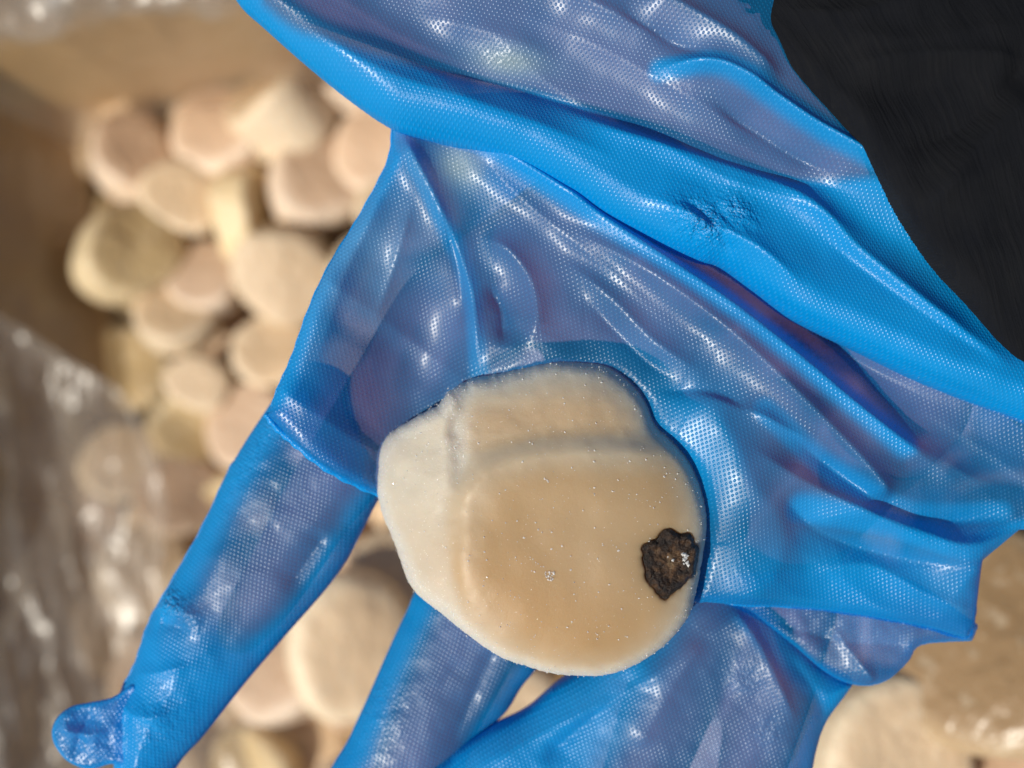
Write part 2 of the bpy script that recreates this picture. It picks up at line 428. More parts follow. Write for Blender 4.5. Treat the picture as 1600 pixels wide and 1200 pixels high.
def sheet(name, fn, nu, nv, mat, parent, org):
    V = []; F = []
    for i in range(nu+1):
        for j in range(nv+1): V.append(Vector(fn(i/nu, j/nv)) - org)
    for i in range(nu):
        for j in range(nv):
            a = i*(nv+1)+j; F.append((a, a+1, a+nv+2, a+nv+1))
    return meshobj(name, V, F, mat, parent)
liner = empty('plastic_liner', bc, 'clear creased plastic bag lining the cardboard box', 'plastic liner')
lorg = Vector(bc)
def wr(x, y, o=3): return float(fbm(np.array([x]), np.array([y]), o)[0])
def wall_film(a, b, nin, lean=0.0, z0=ZF + .02, z1=BTOP + .012):
    def fn(s, t):
        p = a.lerp(b, s); z = z0 + t*(z1 - z0)
        off = .008 + .009*(wr(s*7, t*1.6 + a.x*50, 2) + .5) + .005*wr(s*20 + 4, t*2, 2)
        off *= (1 - max(0, t - .9)*6)
        q = p + nin*(off - lean*max(0, z - BLEFT))
        return (q.x, q.y, z)
    return fn
sheet('film', wall_film(c00, c10, ey), 120, 40, M_liner, liner, lorg)
sheet('film', wall_film(c00, c01, ex, .074/.100, ZF + .03, BLEFT + .095), 120, 40, M_liner, liner, lorg)
def rim_film(s, t):      # folded over the rim of the far wall, loose and crumpled
    p = c00.lerp(c10, s); th = t*3.0
    r = .014 + .010*wr(s*22, t*3)
    q = p - ey*(TH/2) + ey*(math.cos(th)*r*1.3)
    return (q.x, q.y, BTOP + .004 + math.sin(th)*r + .006*wr(s*40, t*4 + 9))
sheet('film', rim_film, 200, 24, M_milky, liner, lorg)

# loose flap of the liner lying over the heap near the left wall
FP = [(-180,380,-.225), (-20,480,-.248), (110,560,-.262), (200,625,-.268), (250,720,-.268), (262,850,-.262), (265,960,-.258), (330,1060,-.252), (430,1120,-.25), (520,1200,-.248), (600,1330,-.245)]
FPS = spline([p[:2] for p in FP], 12); FPZ = np.interp(np.linspace(0, 1, len(FPS)), np.linspace(0, 1, len(FP)), [p[2] for p in FP])
def flap(s, t):
    x = s*(len(FPS)-1); i = min(int(x), len(FPS)-2); f = x - i
    u, v = FPS[i]*(1-f) + FPS[i+1]*f; z = FPZ[i]*(1-f) + FPZ[i+1]*f
    u0, v0 = -330, 380 + s*1100
    uu = u + (u0-u)*t + 10*wr(s*16, 3.3, 2)*(1-t); vv = v + (v0-v)*t + 10*wr(s*16, 8.8, 2)*(1-t)
    zz = z + .040*t**1.5 + .016*wr(uu/150 + vv/500, vv/330 - uu/600, 2) + .006*wr(uu/60 + vv/140, vv/420 + 3, 2) - .010*abs(wr(uu/80 - vv/300, vv/260 + uu/200 + 7, 3))
    if t < .03: zz += .002*math.sin(t/.03*math.pi)
    return at(uu, vv, zz)
sheet('loose_flap', flap, 170, 100, M_milky, liner, lorg)

# ------------------------------------------------------------------ the heap of scallops
def scallop_mesh(name, seed, hh):
    r_ = random.Random(seed); n, V, F, rim = 40, [], [], []
    prof = [(0, .49), (.45, .5), (.74, .495), (.86, .47), (.94, .42), (.985, .33), (1.0, .15), (1.0, -.15), (.98, -.27), (.92, -.38), (.80, -.45), (.5, -.49), (0, -.5)]
    ph = [r_.uniform(0, 6.28) for _ in range(6)]; am = [r_.uniform(.03, .08), r_.uniform(.02, .05), r_.uniform(.01, .03)]
    flat = r_.uniform(.86, 1.0); ta, tb = r_.uniform(-.18, .18), r_.uniform(-.18, .18)
    for i, (r, z) in enumerate(prof):
        for j in range(n):
            a = 2*math.pi*j/n
            rr = r*(1 + am[0]*math.cos(2*a+ph[0]) + am[1]*math.cos(3*a+ph[1]) + am[2]*math.cos(5*a+ph[2])) * (1 + .06*math.sin(4*z+ph[3]))
            x, y = rr*math.cos(a)*.5, rr*math.sin(a)*.5*flat
            V.append((x, y, z*hh*(1+ta*x*2+tb*y*2) + (.022*math.cos(2*a+ph[4])*r if z > 0 else 0) + .022*math.sin(6*x+ph[5])*math.cos(5*y+ph[4])))
            rim.append(min(1, max(0, (r-.72)/.22)) if z > 0 else 1.0)
    for i in range(len(prof)-1):
        for j in range(n):
            F.append((i*n+j, i*n+(j+1) % n, (i+1)*n+(j+1) % n, (i+1)*n+j)[::-1])
    me = bpy.data.meshes.new(name); me.from_pydata(V, [], F); me.validate()
    me.polygons.foreach_set('use_smooth', [True]*len(me.polygons))
    a = me.attributes.new('rim', 'FLOAT', 'POINT'); a.data.foreach_set('value', rim[:len(me.vertices)])
    me.materials.append(M_pile['cream']); return me
meshes = [scallop_mesh('scallop', 100+i, h) for i, h in enumerate((.52, .6, .45, .68, .56, .5))]

GEN = {'brown': 'frozen tan scallop with shade darkened into its colour, lying in the heap inside the plastic lined box',
       'cream': 'frozen cream coloured scallop lying in the heap inside the plastic lined box',
       'pink': 'frozen pinkish beige scallop lying in the heap inside the plastic lined box',
       'yellow': 'frozen yellowish tan scallop lying in the heap inside the plastic lined box',
       'pale': 'frozen pale whitish scallop lying in the heap inside the plastic lined box'}
def scallop(u, v, z, dpx, nrm, col, mi, label=None, stretch=1.0, spin=0):
    o = bpy.data.objects.new('scallop', meshes[mi % len(meshes)])
    o.location = at(u, v, z); s = dpx*S*(D-z)/D; o.scale = (s, s*stretch, s)
    q = Vector(nrm).normalized().to_track_quat('Z', 'Y') @ Quaternion((0, 0, 1), spin)
    o.rotation_mode = 'QUATERNION'; o.rotation_quaternion = q
    link(o); o.material_slots[0].link = 'OBJECT'; o.material_slots[0].material = M_pile[col]
    tag(o, label or GEN[col], 'scallop', 'frozen scallops heaped in the box')
    return o
LIST = [ # u, v, z, size px, facing, colour, mesh, own label, stretch
 (208,248,-.300,138,(.35,.25,.9),'pink',0,'pinkish scallop at the edge of the heap by the corner of the box',1),
 (352,218,-.296,148,(-.1,.45,.9),'pink',1,'pinkish scallop lying between the corner scallop and the cream barrel shaped one',1),
 (440,175,-.286,150,(-.45,.55,.6),'cream',3,'cream barrel shaped scallop leaning on the heap beside the far wall',1),
 (288,312,-.288,122,(.12,.1,1),'cream',0,'round scallop with a tan face lying flat beside the yellowish one on edge',1),
 (195,398,-.283,150,(.62,.15,.8),'yellow',3,'thick yellowish scallop at the heap edge leaning towards the pile',1),
 (385,335,-.285,140,(.9,.05,.30),'yellow',2,'yellowish scallop standing on its edge between paler ones',1),
 (500,285,-.290,150,(.35,.3,.9),'pink',4,'pinkish scallop lying between the upright yellowish one and the glove edge',1),
 (588,238,-.285,120,(-.25,.1,.95),'pink',5,'pinkish scallop tucked under the edge of the blue cuff',1),
 (328,438,-.288,112,(-.2,.3,.9),'pink',1,'small pinkish scallop lying against the thick yellowish one',1),
 (445,422,-.282,150,(.1,-.35,.9),'pale',3,'broad pale scallop lying flat beside the upright yellowish one, by the glove',1),
 (275,498,-.286,120,(.1,.35,.9),'cream',0,'cream scallop between the thick yellowish one and the small flat pale one',1),
 (425,548,-.284,120,(.1,.1,1),'cream',2,'cream scallop close to the glove edge beside the small flat pale one',1),
 (312,600,-.280,96,(0,.1,1),'pale',0,'small round scallop with a flat pale face beside the loose plastic flap',1),
 (290,668,-.290,108,(.3,-.3,.9),'yellow',4,'yellowish tan scallop next to the small flat pale one, by the gloved finger',1),
 (195,725,-.292,118,(.1,.2,1),'pale',1,'pale scallop seen through the edge of the loose plastic flap',1),
 (280,775,-.290,128,(.3,.2,1),'pink',5,None,1),
 (228,890,-.288,138,(.2,.1,1),'cream',3,None,1),
 (392,665,-.285,130,(-.3,.1,1),'pink',0,'pinkish scallop half hidden behind the base of the long gloved finger',1),
 (545,1005,-.235,165,(.25,.05,1),'pale',4,'long pale scallop lying between the two gloved fingers',1.4),
 (610,905,-.250,150,(.3,.3,1),'pale',2,'pale scallop half hidden under the held scallop between gloved fingers',1),
 (440,1050,-.245,160,(-.2,.4,.8),'pink',1,'pinkish scallop beside the long pale one between the gloved fingers',1),
 (335,930,-.275,140,(-.1,.1,1),'cream',0,None,1),
 (120,820,-.298,130,(.2,.1,1),'pink',1,None,1),
 (130,990,-.290,140,(.3,.1,1),'cream',4,None,1),
 (250,1060,-.280,140,(.1,.3,1),'pink',5,None,1),
 (350,1170,-.270,140,(.3,.1,1),'pale',2,None,1),
 (60,1120,-.290,140,(.3,.1,1),'pale',2,None,1),
 (560,120,-.292,150,(.1,.4,.9),'pink',2,None,1),
 (470,1180,-.262,150,(.2,.2,1),'cream',3,None,1),
 (1545,1010,-.118,330,(-.35,.30,.75),'brown',1,'large tan scallop with shade darkened into its colour, lying beside the square corner of the glove',1),
 (1385,1180,-.118,270,(.1,-.1,1),'pale',0,'pale whitish scallop below the glove corner beside the large tan one',1),
 (1610,850,-.140,260,(-.1,.2,1),'brown',2,'tan scallop with the glove shade put into its colour, against the glove edge above the large tan one',1),
 (1590,1240,-.128,260,(-.2,.2,.9),'pink',4,'pinkish scallop touching both the pale whitish one and the large tan one',1),
 (800,1140,-.215,180,(.1,.2,1),'pale',5,'pale scallop glimpsed in the narrow gap between two gloved fingers',1),
 (680,1230,-.225,180,(.1,.2,1),'pale',5,None,1),
 (560,720,-.262,150,(.1,.2,1),'pink',0,None,1), (690,780,-.262,150,(.1,.2,1),'cream',1,None,1),
 (520,600,-.275,140,(.1,.2,1),'pink',3,None,1), (590,450,-.278,150,(.1,.2,1),'pale',4,None,1),
 (640,330,-.285,150,(.1,.2,1),'cream',5,None,1),
]
for i, (u, v, z, d, n, c, mi, lab, st) in enumerate(LIST):
    scallop(u, v, z, d*1.06, n, c, mi, lab, st, spin=i*1.3)
# the layer below, seen in the gaps between the upper ones
k_ = 0
for i in range(15):
    for j in range(16):
        X = c00 + ex*(.018 + i*.034 + random.uniform(-.006, .006)) + ey*(.018 + j*.032 + random.uniform(-.006, .006))
        hz = -.314 + .10*smooth(-.10, .16, X.x*.6 - X.y*.8) 
        u_, v_ = 800 + X.x/(S*(D-hz)/D), 600 - X.y/(S*(D-hz)/D)
        if u_ > 1720 or v_ > 1330 or u_ < -60: continue
        scallop(u_, v_, float(hz) + random.uniform(-.006, .004), 142, (random.uniform(-.5,.5), random.uniform(-.5,.5), 1), random.choice(['cream','pink','pale','cream','yellow','pink']), k_, spin=random.uniform(0,6)); k_ += 1

# ------------------------------------------------------------------ person: hand, glove, sleeve
person = empty('person', at(1000, 640, -.035), "person's open hand in a loose blue plastic glove and black sleeve, holding up the scallop", 'person')
porg = Vector(person.location)

# scallop outline (photograph pixels) is needed for the dent it presses into the palm
SC_OUT = spline([(575,735),(580,705),(600,680),(640,655),(682,632),(700,612),(735,592),(790,578),(850,563),(900,560),(950,567),(985,590),(1015,625),(1030,660),(1055,685),(1085,720),(1103,765),(1111,815),(1106,870),(1095,930),(1080,975),(1040,1020),(990,1053),(940,1066),(880,1064),(820,1050),(770,1030),(730,1003),(690,975),(648,945),(625,912),(612,875),(588,820),(574,770)], 6, True)

def H_palm(Q):
    u, v = Q[:,0], Q[:,1]
    d, _, _, _ = near_poly(Q, SC_OUT[::3], True); ins = inside(Q, SC_OUT)
    dd = np.where(ins, -d, d)
    z = np.full(len(Q), -52.0)
    z += 18*smooth(900, 600, v) + 42*smooth(610, 480, u)*smooth(330, 480, v) - 25*smooth(760, 1000, v)*smooth(1050, 1300, u)
    z += 20*smooth(1250, 1600, u)*smooth(900, 600, v)
    z += 16*np.exp(-((dd-20)/80)**2)
    z -= 58*smooth(6, -60, dd)
    z -= 85*blob(Q, (655, 580), 85, 150, 18)
    z += 26*blob(Q, (1150, 760), 80, 190, 0)
    z -= 40*blob(Q, (1420, 640), 190, 70, 32)
    return z
palm_ridges = [
 Ridge([(700,190),(780,242),(880,305),(1000,388),(1130,478),(1250,570),(1400,690),(1560,800)], 52, 20, 34, .10, .35, 1.4),   # bright crest next to the slot
 Ridge([(860,350),(960,402),(1060,470),(1160,550),(1250,635),(1320,705),(1385,782)], 46, 30, 30, .3, .06, 1.8),
 Ridge([(900,290),(1050,385),(1180,460),(1320,550),(1480,640)], -38, 22, 26, .1, .4, 1.6),                                  # the slot
 Ridge([(1150,690),(1230,740),(1320,785),(1420,822),(1500,846),(1600,828)], 30, 19, 34, .2, .2, 1.5),
 Ridge([(1180,640),(1280,720),(1390,795),(1500,815),(1600,790)], -24, 22, 22, .3, .3),
 Ridge([(1000,600),(1090,632),(1130,690),(1165,760),(1205,805),(1212,860),(1190,905),(1120,945)], 26, 60, 70, .2, .15, 1.6),
 Ridge([(1230,830),(1330,800),(1440,850),(1540,900)], 22, 40, 60, .2, .1),
 Ridge([(1200,760),(1280,830),(1400,870),(1520,880)], -20, 24, 24, .2, .2),
 Ridge([(625,205),(680,310),(722,410),(742,490),(745,590)], 34, 20, 30, .12, .2, 1.6),
 Ridge([(745,370),(795,395),(830,445),(838,505),(815,550)], 26, 22, 22, .25, .3, 1.7),
 Ridge([(760,440),(785,490),(785,545)], -26, 18, 16, .3, .3),
 Ridge([(690,330),(720,430),(722,520)], -22, 16, 16, .3, .3),
 Ridge([(870,400),(950,470),(1020,540),(1100,590)], 22, 26, 26, .3, .3),
 Ridge([(905,460),(1000,560),(1060,600)], -14, 20, 20, .3, .3),
 Ridge([(1040,600),(1180,650),(1300,720)], 18, 18, 22, .3, .3),
 Ridge([(1010,610),(1110,615),(1180,660)], -18, 20, 20, .3, .3),
 Ridge([(615,230),(590,330),(550,420),(520,520),(490,600)], 10, 20, 20, .3, .3),
 Ridge([(650,300),(625,400),(580,520)], 12, 16, 18, .3, .3),
 Ridge([(1300,600),(1400,680),(1500,740),(1600,770)], 14, 24, 26, .3, .3),
 Ridge([(1250,900),(1350,880),(1450,930),(1530,960)], 14, 24, 26, .3, .1),
]
def crisp(*bl):
    def f(Q):
        z = np.zeros(len(Q))
        for c, rx, ry, an, a in bl: z = np.maximum(z, a*blob(Q, c, rx, ry, an))
        return z
    return f

def line(Q, pts, w, a):
    d = near_poly(Q, spline(pts, 4))[0]; return a*np.exp(-(d/w)**4)
def D_palm(Q):     # where the film lies folded on itself, clear of the skin
    z = line(Q, [(770,236),(880,305),(1000,388),(1130,478),(1250,570),(1400,690)], 24, .9)
    z = np.maximum(z, .85*blob(Q, (1330,905), 230, 75, 4)); z = np.maximum(z, .7*blob(Q, (1075,690), 70, 110, -20))
    z = np.maximum(z, line(Q, [(1240,790),(1380,815),(1500,850),(1600,835)], 26, .8))
    z = np.maximum(z, line(Q, [(1180,640),(1300,740),(1420,800),(1560,800)], 20, .6))
    z = np.maximum(z, line(Q, [(606,250),(565,330),(522,405),(487,490),(440,610)], 30, .8))
    z = np.maximum(z, line(Q, [(625,215),(690,340),(735,450),(748,580)], 16, .45))
    z = np.maximum(z, line(Q, [(480,560),(560,400),(620,260)], 60, .18))
    return z + .12*fbm(Q[:,0]/60, Q[:,1]/60, 2)
palm = Bag([(612,190,1),(606,250),(565,330),(522,405),(487,490),(462,560),(440,610),(426,648,1),(470,694),(520,734),(578,768),
            (640,800),(690,930),(770,990),(960,985),(1080,945),(1140,945),(1300,962),(1440,985),(1524,1007,1),(1540,985,1),(1543,930),(1546,880,1),(1600,832,1),
            (1720,800),(1760,560),(1560,420),(1200,220),(900,150),(700,150)], H_palm, -60, 26, 34, 250, palm_ridges, (2.4, 110), Rb=170, dbl=D_palm, grain=(38, 5.0, 75, 420))

PURPLE = spline([(420,10),(480,55),(600,92),(700,112),(850,138),(1000,200),(1120,240),(1250,276),(1400,275)], 4)
def D_band(Q):
    d, sd_, _, _ = near_poly(Q, PURPLE)
    z = .92*smooth(-8, 16, d*sd_)
    z = np.maximum(z, line(Q, [(1030,112),(1100,108),(1150,125),(1250,190),(1370,262)], 18, .8))
    return z + .1*fbm(Q[:,0]/60, Q[:,1]/60, 2)
def H_band(Q):
    u, v = Q[:,0], Q[:,1]
    d, _, _, _ = near_poly(Q, BAND_EDGE)
    z = 42 - 30*smooth(40, 150, d) + 34*smooth(150, 300, d) - 55*smooth(330, 620, d)
    z += 12*smooth(900, 400, u) - 10*smooth(1200, 1600, u)
    return z
BAND_EDGE = spline([(330,-30),(400,28),(470,90),(540,146),(608,190),(680,212),(750,231),(830,262),(900,300),(975,345),(1045,383),(1100,405),(1135,414),(1190,455),(1250,497),(1350,545),(1465,600),(1600,652),(1720,700)], 4)
band_ridges = [
 Ridge([(440,30),(600,118),(760,170),(880,215),(1000,275)], 16, 26, 34, .2, .3),
 Ridge([(840,150),(960,205),(1100,245),(1240,300),(1340,390),(1450,480),(1600,590)], 40, 30, 36, .2, .2, 1.6),
 Ridge([(600,95),(760,118),(900,160),(1040,215),(1200,270),(1350,300)], -26, 22, 22, .2, .2),
 Ridge([(1010,112),(1090,106),(1150,125),(1250,190),(1370,262),(1480,350)], 36, 16, 26, .15, .2, 1.4),
 Ridge([(1100,150),(1200,215),(1320,280)], -24, 20, 20, .3, .3),
 Ridge([(990,-20),(1080,30),(1150,75),(1220,140)], 24, 20, 26, .2, .2),
 Ridge([(860,-20),(960,30),(1050,75)], 16, 20, 22, .2, .3),
 Ridge([(960,20),(1060,75),(1110,95)], -14, 16, 16, .3, .3),
 Ridge([(640,20),(760,50),(880,95)], 12, 30, 34, .3, .3),
 Ridge([(1000,300),(1100,350),(1180,390),(1260,460)], 16, 18, 20, .3, .3),
 Ridge([(1060,300),(1110,350),(1150,410)], -12, 12, 12, .3, .2),
 Ridge([(1250,340),(1400,460),(1560,570)], -16, 30, 26, .3, .2),
 Ridge([(1100,400),(1250,480),(1420,565),(1600,640)], 14, 16, 26, .3, .2),
]
band = Bag([(330,-60,1),(365,-5),(400,28),(470,90),(540,146),(608,190),(680,212),(750,231),(830,262),(900,300),(975,345),(1045,383),(1100,405),(1135,414),(1190,455),(1250,497),(1350,545),(1465,600),(1600,652),(1740,700),
            (1830,640),(1720,420),(1600,200),(1500,20),(1400,-170),(1000,-210),(600,-190),(380,-150)], H_band, 25, 52, 74, 130, band_ridges, (2.2, 120), Rb=120, dbl=D_band, grain=(27, 4.5, 80, 520))

index = Bag([(452,566),(432,600),(400,645),(350,725),(300,832),(250,920),(214,985),(192,1050),(168,1100),(160,1150),(158,1215),(175,1260),(225,1262),(268,1205),(302,1168),(370,1082),(440,1000),(520,905),(574,806),(604,740),(590,650),(520,575)],
            -98, -105, 105, 75, 150, [
 Ridge([(540,820),(500,900),(460,950),(420,1010)], 16, 22, 26, .2, .3), Ridge([(510,830),(470,890),(440,930)], -18, 18, 22, .2, .3),
 Ridge([(420,700),(370,800),(330,900),(300,960)], 8, 24, 30, .3, .3),
 Ridge([(235,950),(275,955),(330,965)], 12, 12, 14, .05, .5), Ridge([(245,975),(300,985)], -10, 10, 12, .05, .5),
 Ridge([(200,1060),(250,1050),(320,1030)], 10, 14, 16, .1, .4), Ridge([(180,1110),(230,1120),(290,1110)], 10, 12, 14, .1, .4)], (3, 60), Rb=120,
            dbl=lambda Q: np.maximum(.85*smooth(-20, 90, (Q[:,1]-1000)*.86-(Q[:,0]-420)*.35), line(Q, [(430,610),(340,750),(230,960)], 48, .85)) + line(Q, [(575,800),(490,950),(420,1020)], 34, .7))
tip = Bag([(215,1075),(172,1092),(140,1099),(108,1106),(86,1124),(78,1150),(90,1178),(112,1197),(140,1204),(170,1196),(205,1190)], -122, -122, 16, 8, 12, [Ridge([(90,1130),(130,1145),(170,1140)], 12, 8, 10), Ridge([(110,1190),(125,1150),(140,1105)], -8, 8, 8)], (4, 34), Rb=22, dbl=lambda Q: np.full(len(Q), .35))
middle = Bag([(505,1260),(540,1165),(565,1110),(600,1030),(628,970),(660,915),(760,860),(880,930),(850,1040),(815,1090),(790,1130),(740,1180),(690,1260)], -135, -140, 95, 70, 150, [
 Ridge([(640,960),(600,1060),(570,1160)], 10, 24, 26, .2, .2), Ridge([(780,1000),(740,1090),(700,1180)], -12, 22, 24, .2, .2)], (3, 60), Rb=110, dbl=lambda Q: line(Q, [(640,940),(580,1070),(520,1230)], 42, .75) + line(Q, [(840,1050),(780,1130),(710,1230)], 26, .6))
ring = Bag([(640,1290),(700,1204),(760,1160),(822,1128),(880,1080),(990,1010),(1085,930),(1180,930),(1230,975),(1290,1040),(1345,1072),(1338,1095),(1306,1140),(1288,1190),(1276,1260),(1260,1300)], -92, -95, 80, 62, 190, [
 Ridge([(1140,945),(1180,1000),(1215,1070),(1245,1140)], 22, 18, 30, .1, .3), Ridge([(1100,990),(1040,1080),(990,1180)], 14, 26, 40, .2, .2),
 Ridge([(1080,1010),(960,1090),(840,1150),(720,1215)], 14, 20, 26, .2, .2), Ridge([(1020,1040),(930,1120),(840,1200)], -18, 24, 26, .2, .2),
 Ridge([(1230,1020),(1290,1110),(1280,1180)], -10, 20, 20, .2, .2)], (3, 60), Rb=140,
 dbl=lambda Q: .85*smooth(40, -60, (Q[:,0]-1010)+(Q[:,1]-1080)*.5) + line(Q, [(1180,960),(1250,1040),(1310,1090)], 30, .6) + line(Q, [(1330,1090),(1290,1180),(1270,1260)], 26, .5))
flapc = Bag([(1090,925),(1160,900),(1400,900),(1536,980,1),(1526,1006,1),(1446,1012),(1424,1040),(1388,1070),(1345,1076),(1296,1056),(1236,1006),(1170,962)], -98, -98, 30, 20, 46, [
 Ridge([(1300,980),(1345,1040),(1365,1070)], 14, 12, 16, .2, .1), Ridge([(1180,960),(1300,1000),(1430,1010)], -10, 16, 16, .2, .1)], (4, 50), Rb=60)

# sleeve
def H_sleeve(Q):
    d, _, _, _ = near_poly(Q, SL_EDGE)
    a = (Q - np.array([1400, 280])) @ np.array([.605, .796])
    return 105 - .00055*a**2 + 20*smooth(0, 300, d)
SL_EDGE = spline([(1150,-60),(1190,0),(1220,40),(1245,85),(1280,130),(1325,182),(1380,262),(1425,330),(1490,415),(1550,480),(1600,542),(1690,650)], 4)
sleeve = Bag([(1130,-100,1),(1190,0),(1220,40),(1245,85),(1280,130),(1325,182),(1380,262),(1425,330),(1490,415),(1550,480),(1600,542),(1720,690,1),(2350,330,1),(1850,-620,1)],
             H_sleeve, 95, 22, 26, 520, [
 Ridge([(1250,20),(1400,70),(1600,40)], 22, 40, 50, .3, .2), Ridge([(1330,150),(1480,130),(1640,60)], -16, 40, 40, .3, .2),
 Ridge([(1430,300),(1540,270),(1660,180)], 14, 40, 50, .3, .2), Ridge([(1520,400),(1600,330),(1680,240)], -12, 36, 36, .3, .2),
 Ridge([(1210,-10),(1330,20),(1500,-20)], 26, 26, 34, .3, .2), Ridge([(1300,110),(1420,95),(1600,100)], 24, 22, 30, .3, .2), Ridge([(1440,350),(1500,250),(1600,150)], 26, 22, 30, .2, .2), Ridge([(1400,240),(1500,200),(1610,90)], -20, 24, 24, .3, .2)], (9, 130), Rb=340)

# --- the hand inside: palm, wrist and five fingers grown into one skin
CH = []          # tapered capsules: (u, v, z px, r) pairs
def chain(*pts):
    for a, b in zip(pts[:-1], pts[1:]): CH.append((a, b))
W = (1420,260,-150,190)
chain((2150,-320,-190,300), (1800,-60,-180,270), W)
chain((1330,200,-70,140), (1080,90,-30,128), (930,60,-25,112), (700,15,-35,100), (500,-35,-55,78))                      # thumb
I0, M0, R0, P0 = (705,500,-190,108), (880,690,-250,108), (1060,800,-255,104), (1240,830,-235,92)
chain(W, (1000,300,-165,125), I0); chain(W, (1080,420,-180,135), M0); chain(W, (1220,560,-190,135), R0); chain(W, (1400,620,-180,130), P0)
chain((860,420,-175,115), (1000,560,-215,120), (1160,680,-215,110))
chain(I0, (500,785,-195,70), (425,915,-190,60), (375,985,-190,46))
chain(M0, (760,960,-235,90), (685,1110,-225,82), (625,1260,-235,70))
chain(R0, (1090,960,-190,84), (1040,1110,-180,80), (985,1260,-190,68))
chain(P0, (1240,960,-175,74), (1205,1090,-165,70), (1170,1210,-175,60))
bm = bmesh.new()
for a, b in CH:
    pa, pb = at(a[0], a[1], a[2]*S), at(b[0], b[1], b[2]*S); ra, rb = a[3]*S, b[3]*S
    for i in range(18):
        t = i/17; p = pa.lerp(pb, t); r = ra*(1-t)+rb*t
        bmesh.ops.create_icosphere(bm, subdivisions=2, radius=r, matrix=Matrix.Translation(p))
me = bpy.data.meshes.new('hand_blank'); bm.to_mesh(me); bm.free()
blank = bpy.data.objects.new('hand_blank', me); link(blank)
md = blank.modifiers.new('r', 'REMESH'); md.mode = 'VOXEL'; md.voxel_size = 0.0014
ms = blank.modifiers.new('s', 'SMOOTH'); ms.iterations = 10; ms.factor = .6
dg = bpy.context.evaluated_depsgraph_get(); hm = bpy.data.meshes.new_from_object(blank.evaluated_get(dg)); hm.name = 'hand'
bpy.data.objects.remove(blank)
n = len(hm.vertices); co = np.empty(n*3); hm.vertices.foreach_get('co', co); co = co.reshape(-1, 3)
lim = np.full(n, 1e9); low = np.full(n, 1e9)
for b in (palm, band, sleeve, index, middle, ring):
    Q = np.stack([co[:,0]/(S*b.k)+800, 600-co[:,1]/(S*b.k)], 1)
    ins = inside(Q, b.P); 
    if not ins.any(): continue
    d = near_poly(Q[ins], b.P, True)[0]; t = b.top(Q[ins], d)
    if b is palm or b is band:
        for o2 in ((12, -8), (-12, 8), (8, 12), (-8, -12)): t = np.minimum(t, b.top(Q[ins] + np.array(o2), d))
    l = np.full(n, 1e9); l[ins] = t
    if b is palm: lim = l
    elif b is band:
        dB = np.full(n, 0.0); dB[ins] = d; f = smooth(60, 190, dB)
        lim = np.where((lim < 1e8) & (l < 1e8), lim + (np.maximum(lim, l) - lim)*f, np.minimum(lim, l))
    elif b is sleeve: lim = np.where((l < 1e8) & (lim > 1e8), l, np.minimum(lim, l + 1e9*(l > 1e8)))
    else: lim = np.where(lim < 1e8, lim, l)
c2 = np.minimum(co[:,2]/S, lim - 4.0)*S
co[:,2] = np.where(lim < 1e8, c2, co[:,2])
hm.vertices.foreach_set('co', (co - np.array(porg)).astype(np.float32).ravel()); hm.update()
hm.polygons.foreach_set('use_smooth', [True]*len(hm.polygons))
hm.materials.clear(); hm.materials.append(M_skin)
hand = bpy.data.objects.new('hand', hm); link(hand, person)
tag(hand, 'bare hand showing mauve through the blue film')

glove = bpy.data.objects.new('glove', None); glove.empty_display_size = .01; link(glove, person)
tag(glove, 'loose translucent blue plastic glove with embossed dots')
def adopt(o): o.location = -porg; return o
adopt(palm.build('palm', M_film, glove, 2.6, 28, attr=crisp(((470,700),40,14,38,.3)), haze=crisp(((715,265),45,36,30,.9), ((560,420),50,110,20,.3))))
adopt(band.build('cuff', M_film, glove, 2.8, 12, attr=crisp(((1095,345),45,30,35,1), ((1150,330),35,25,40,.8), ((800,85),50,20,0,.15)), haze=crisp(((795,92),62,24,8,.95))))
adopt(index.build('finger', M_film, glove, 2.6, -30, attr=crisp(((265,950),45,22,20,.9), ((165,1150),22,60,8,1), ((250,1130),60,60,0,.25), ((400,700),20,120,28,.3))))
adopt(tip.build('fingertip_corner', M_film, glove, 2.2, 10, attr=crisp(((150,1150),30,50,0,.25), ((105,1125),14,14,0,.4))))
adopt(middle.build('finger', M_film, glove, 3, -20, attr=crisp(((600,1120),40,60,20,.3))))
adopt(ring.build('finger', M_film, glove, 2.8, 20, attr=crisp(((1160,1060),30,30,0,.35), ((1200,1140),30,30,0,.3))))
adopt(flapc.build('side_fold', M_film, glove, 2.6, 35))
def bead(b, pts, r, seed):
    L = spline(pts, 8); d = near_poly(L, b.P, True)[0]; z = b.top(L, d*0)
    adopt(tube('seam', [((u-800)*S*b.k, -(v-600)*S*b.k, (zz+1)*S) for (u, v), zz in zip(L, z)], r*S, M_film, glove, seed=seed))
bead(palm, [(422,645),(440,668),(470,694),(520,734),(578,768),(620,790)], 5.5, 0)
bead(palm, [(612,194),(606,250),(565,330),(522,405),(487,490),(462,560),(440,610),(428,648)], 2.4, 2)
bead(index, [(350,725),(300,832),(250,920),(214,985),(192,1050),(168,1100),(162,1150),(158,1215)], 3.0, 1)
bead(palm, [(1140,945),(1300,962),(1440,985),(1524,1007),(1540,985),(1543,930),(1546,880)], 2.6, 4)

# sleeve
s_o = adopt(sleeve.build('sleeve', M_sleeve, person, 4.0, -25, wobble=0))
tag(s_o, 'black ribbed fabric sleeve over the wrist end of the glove')

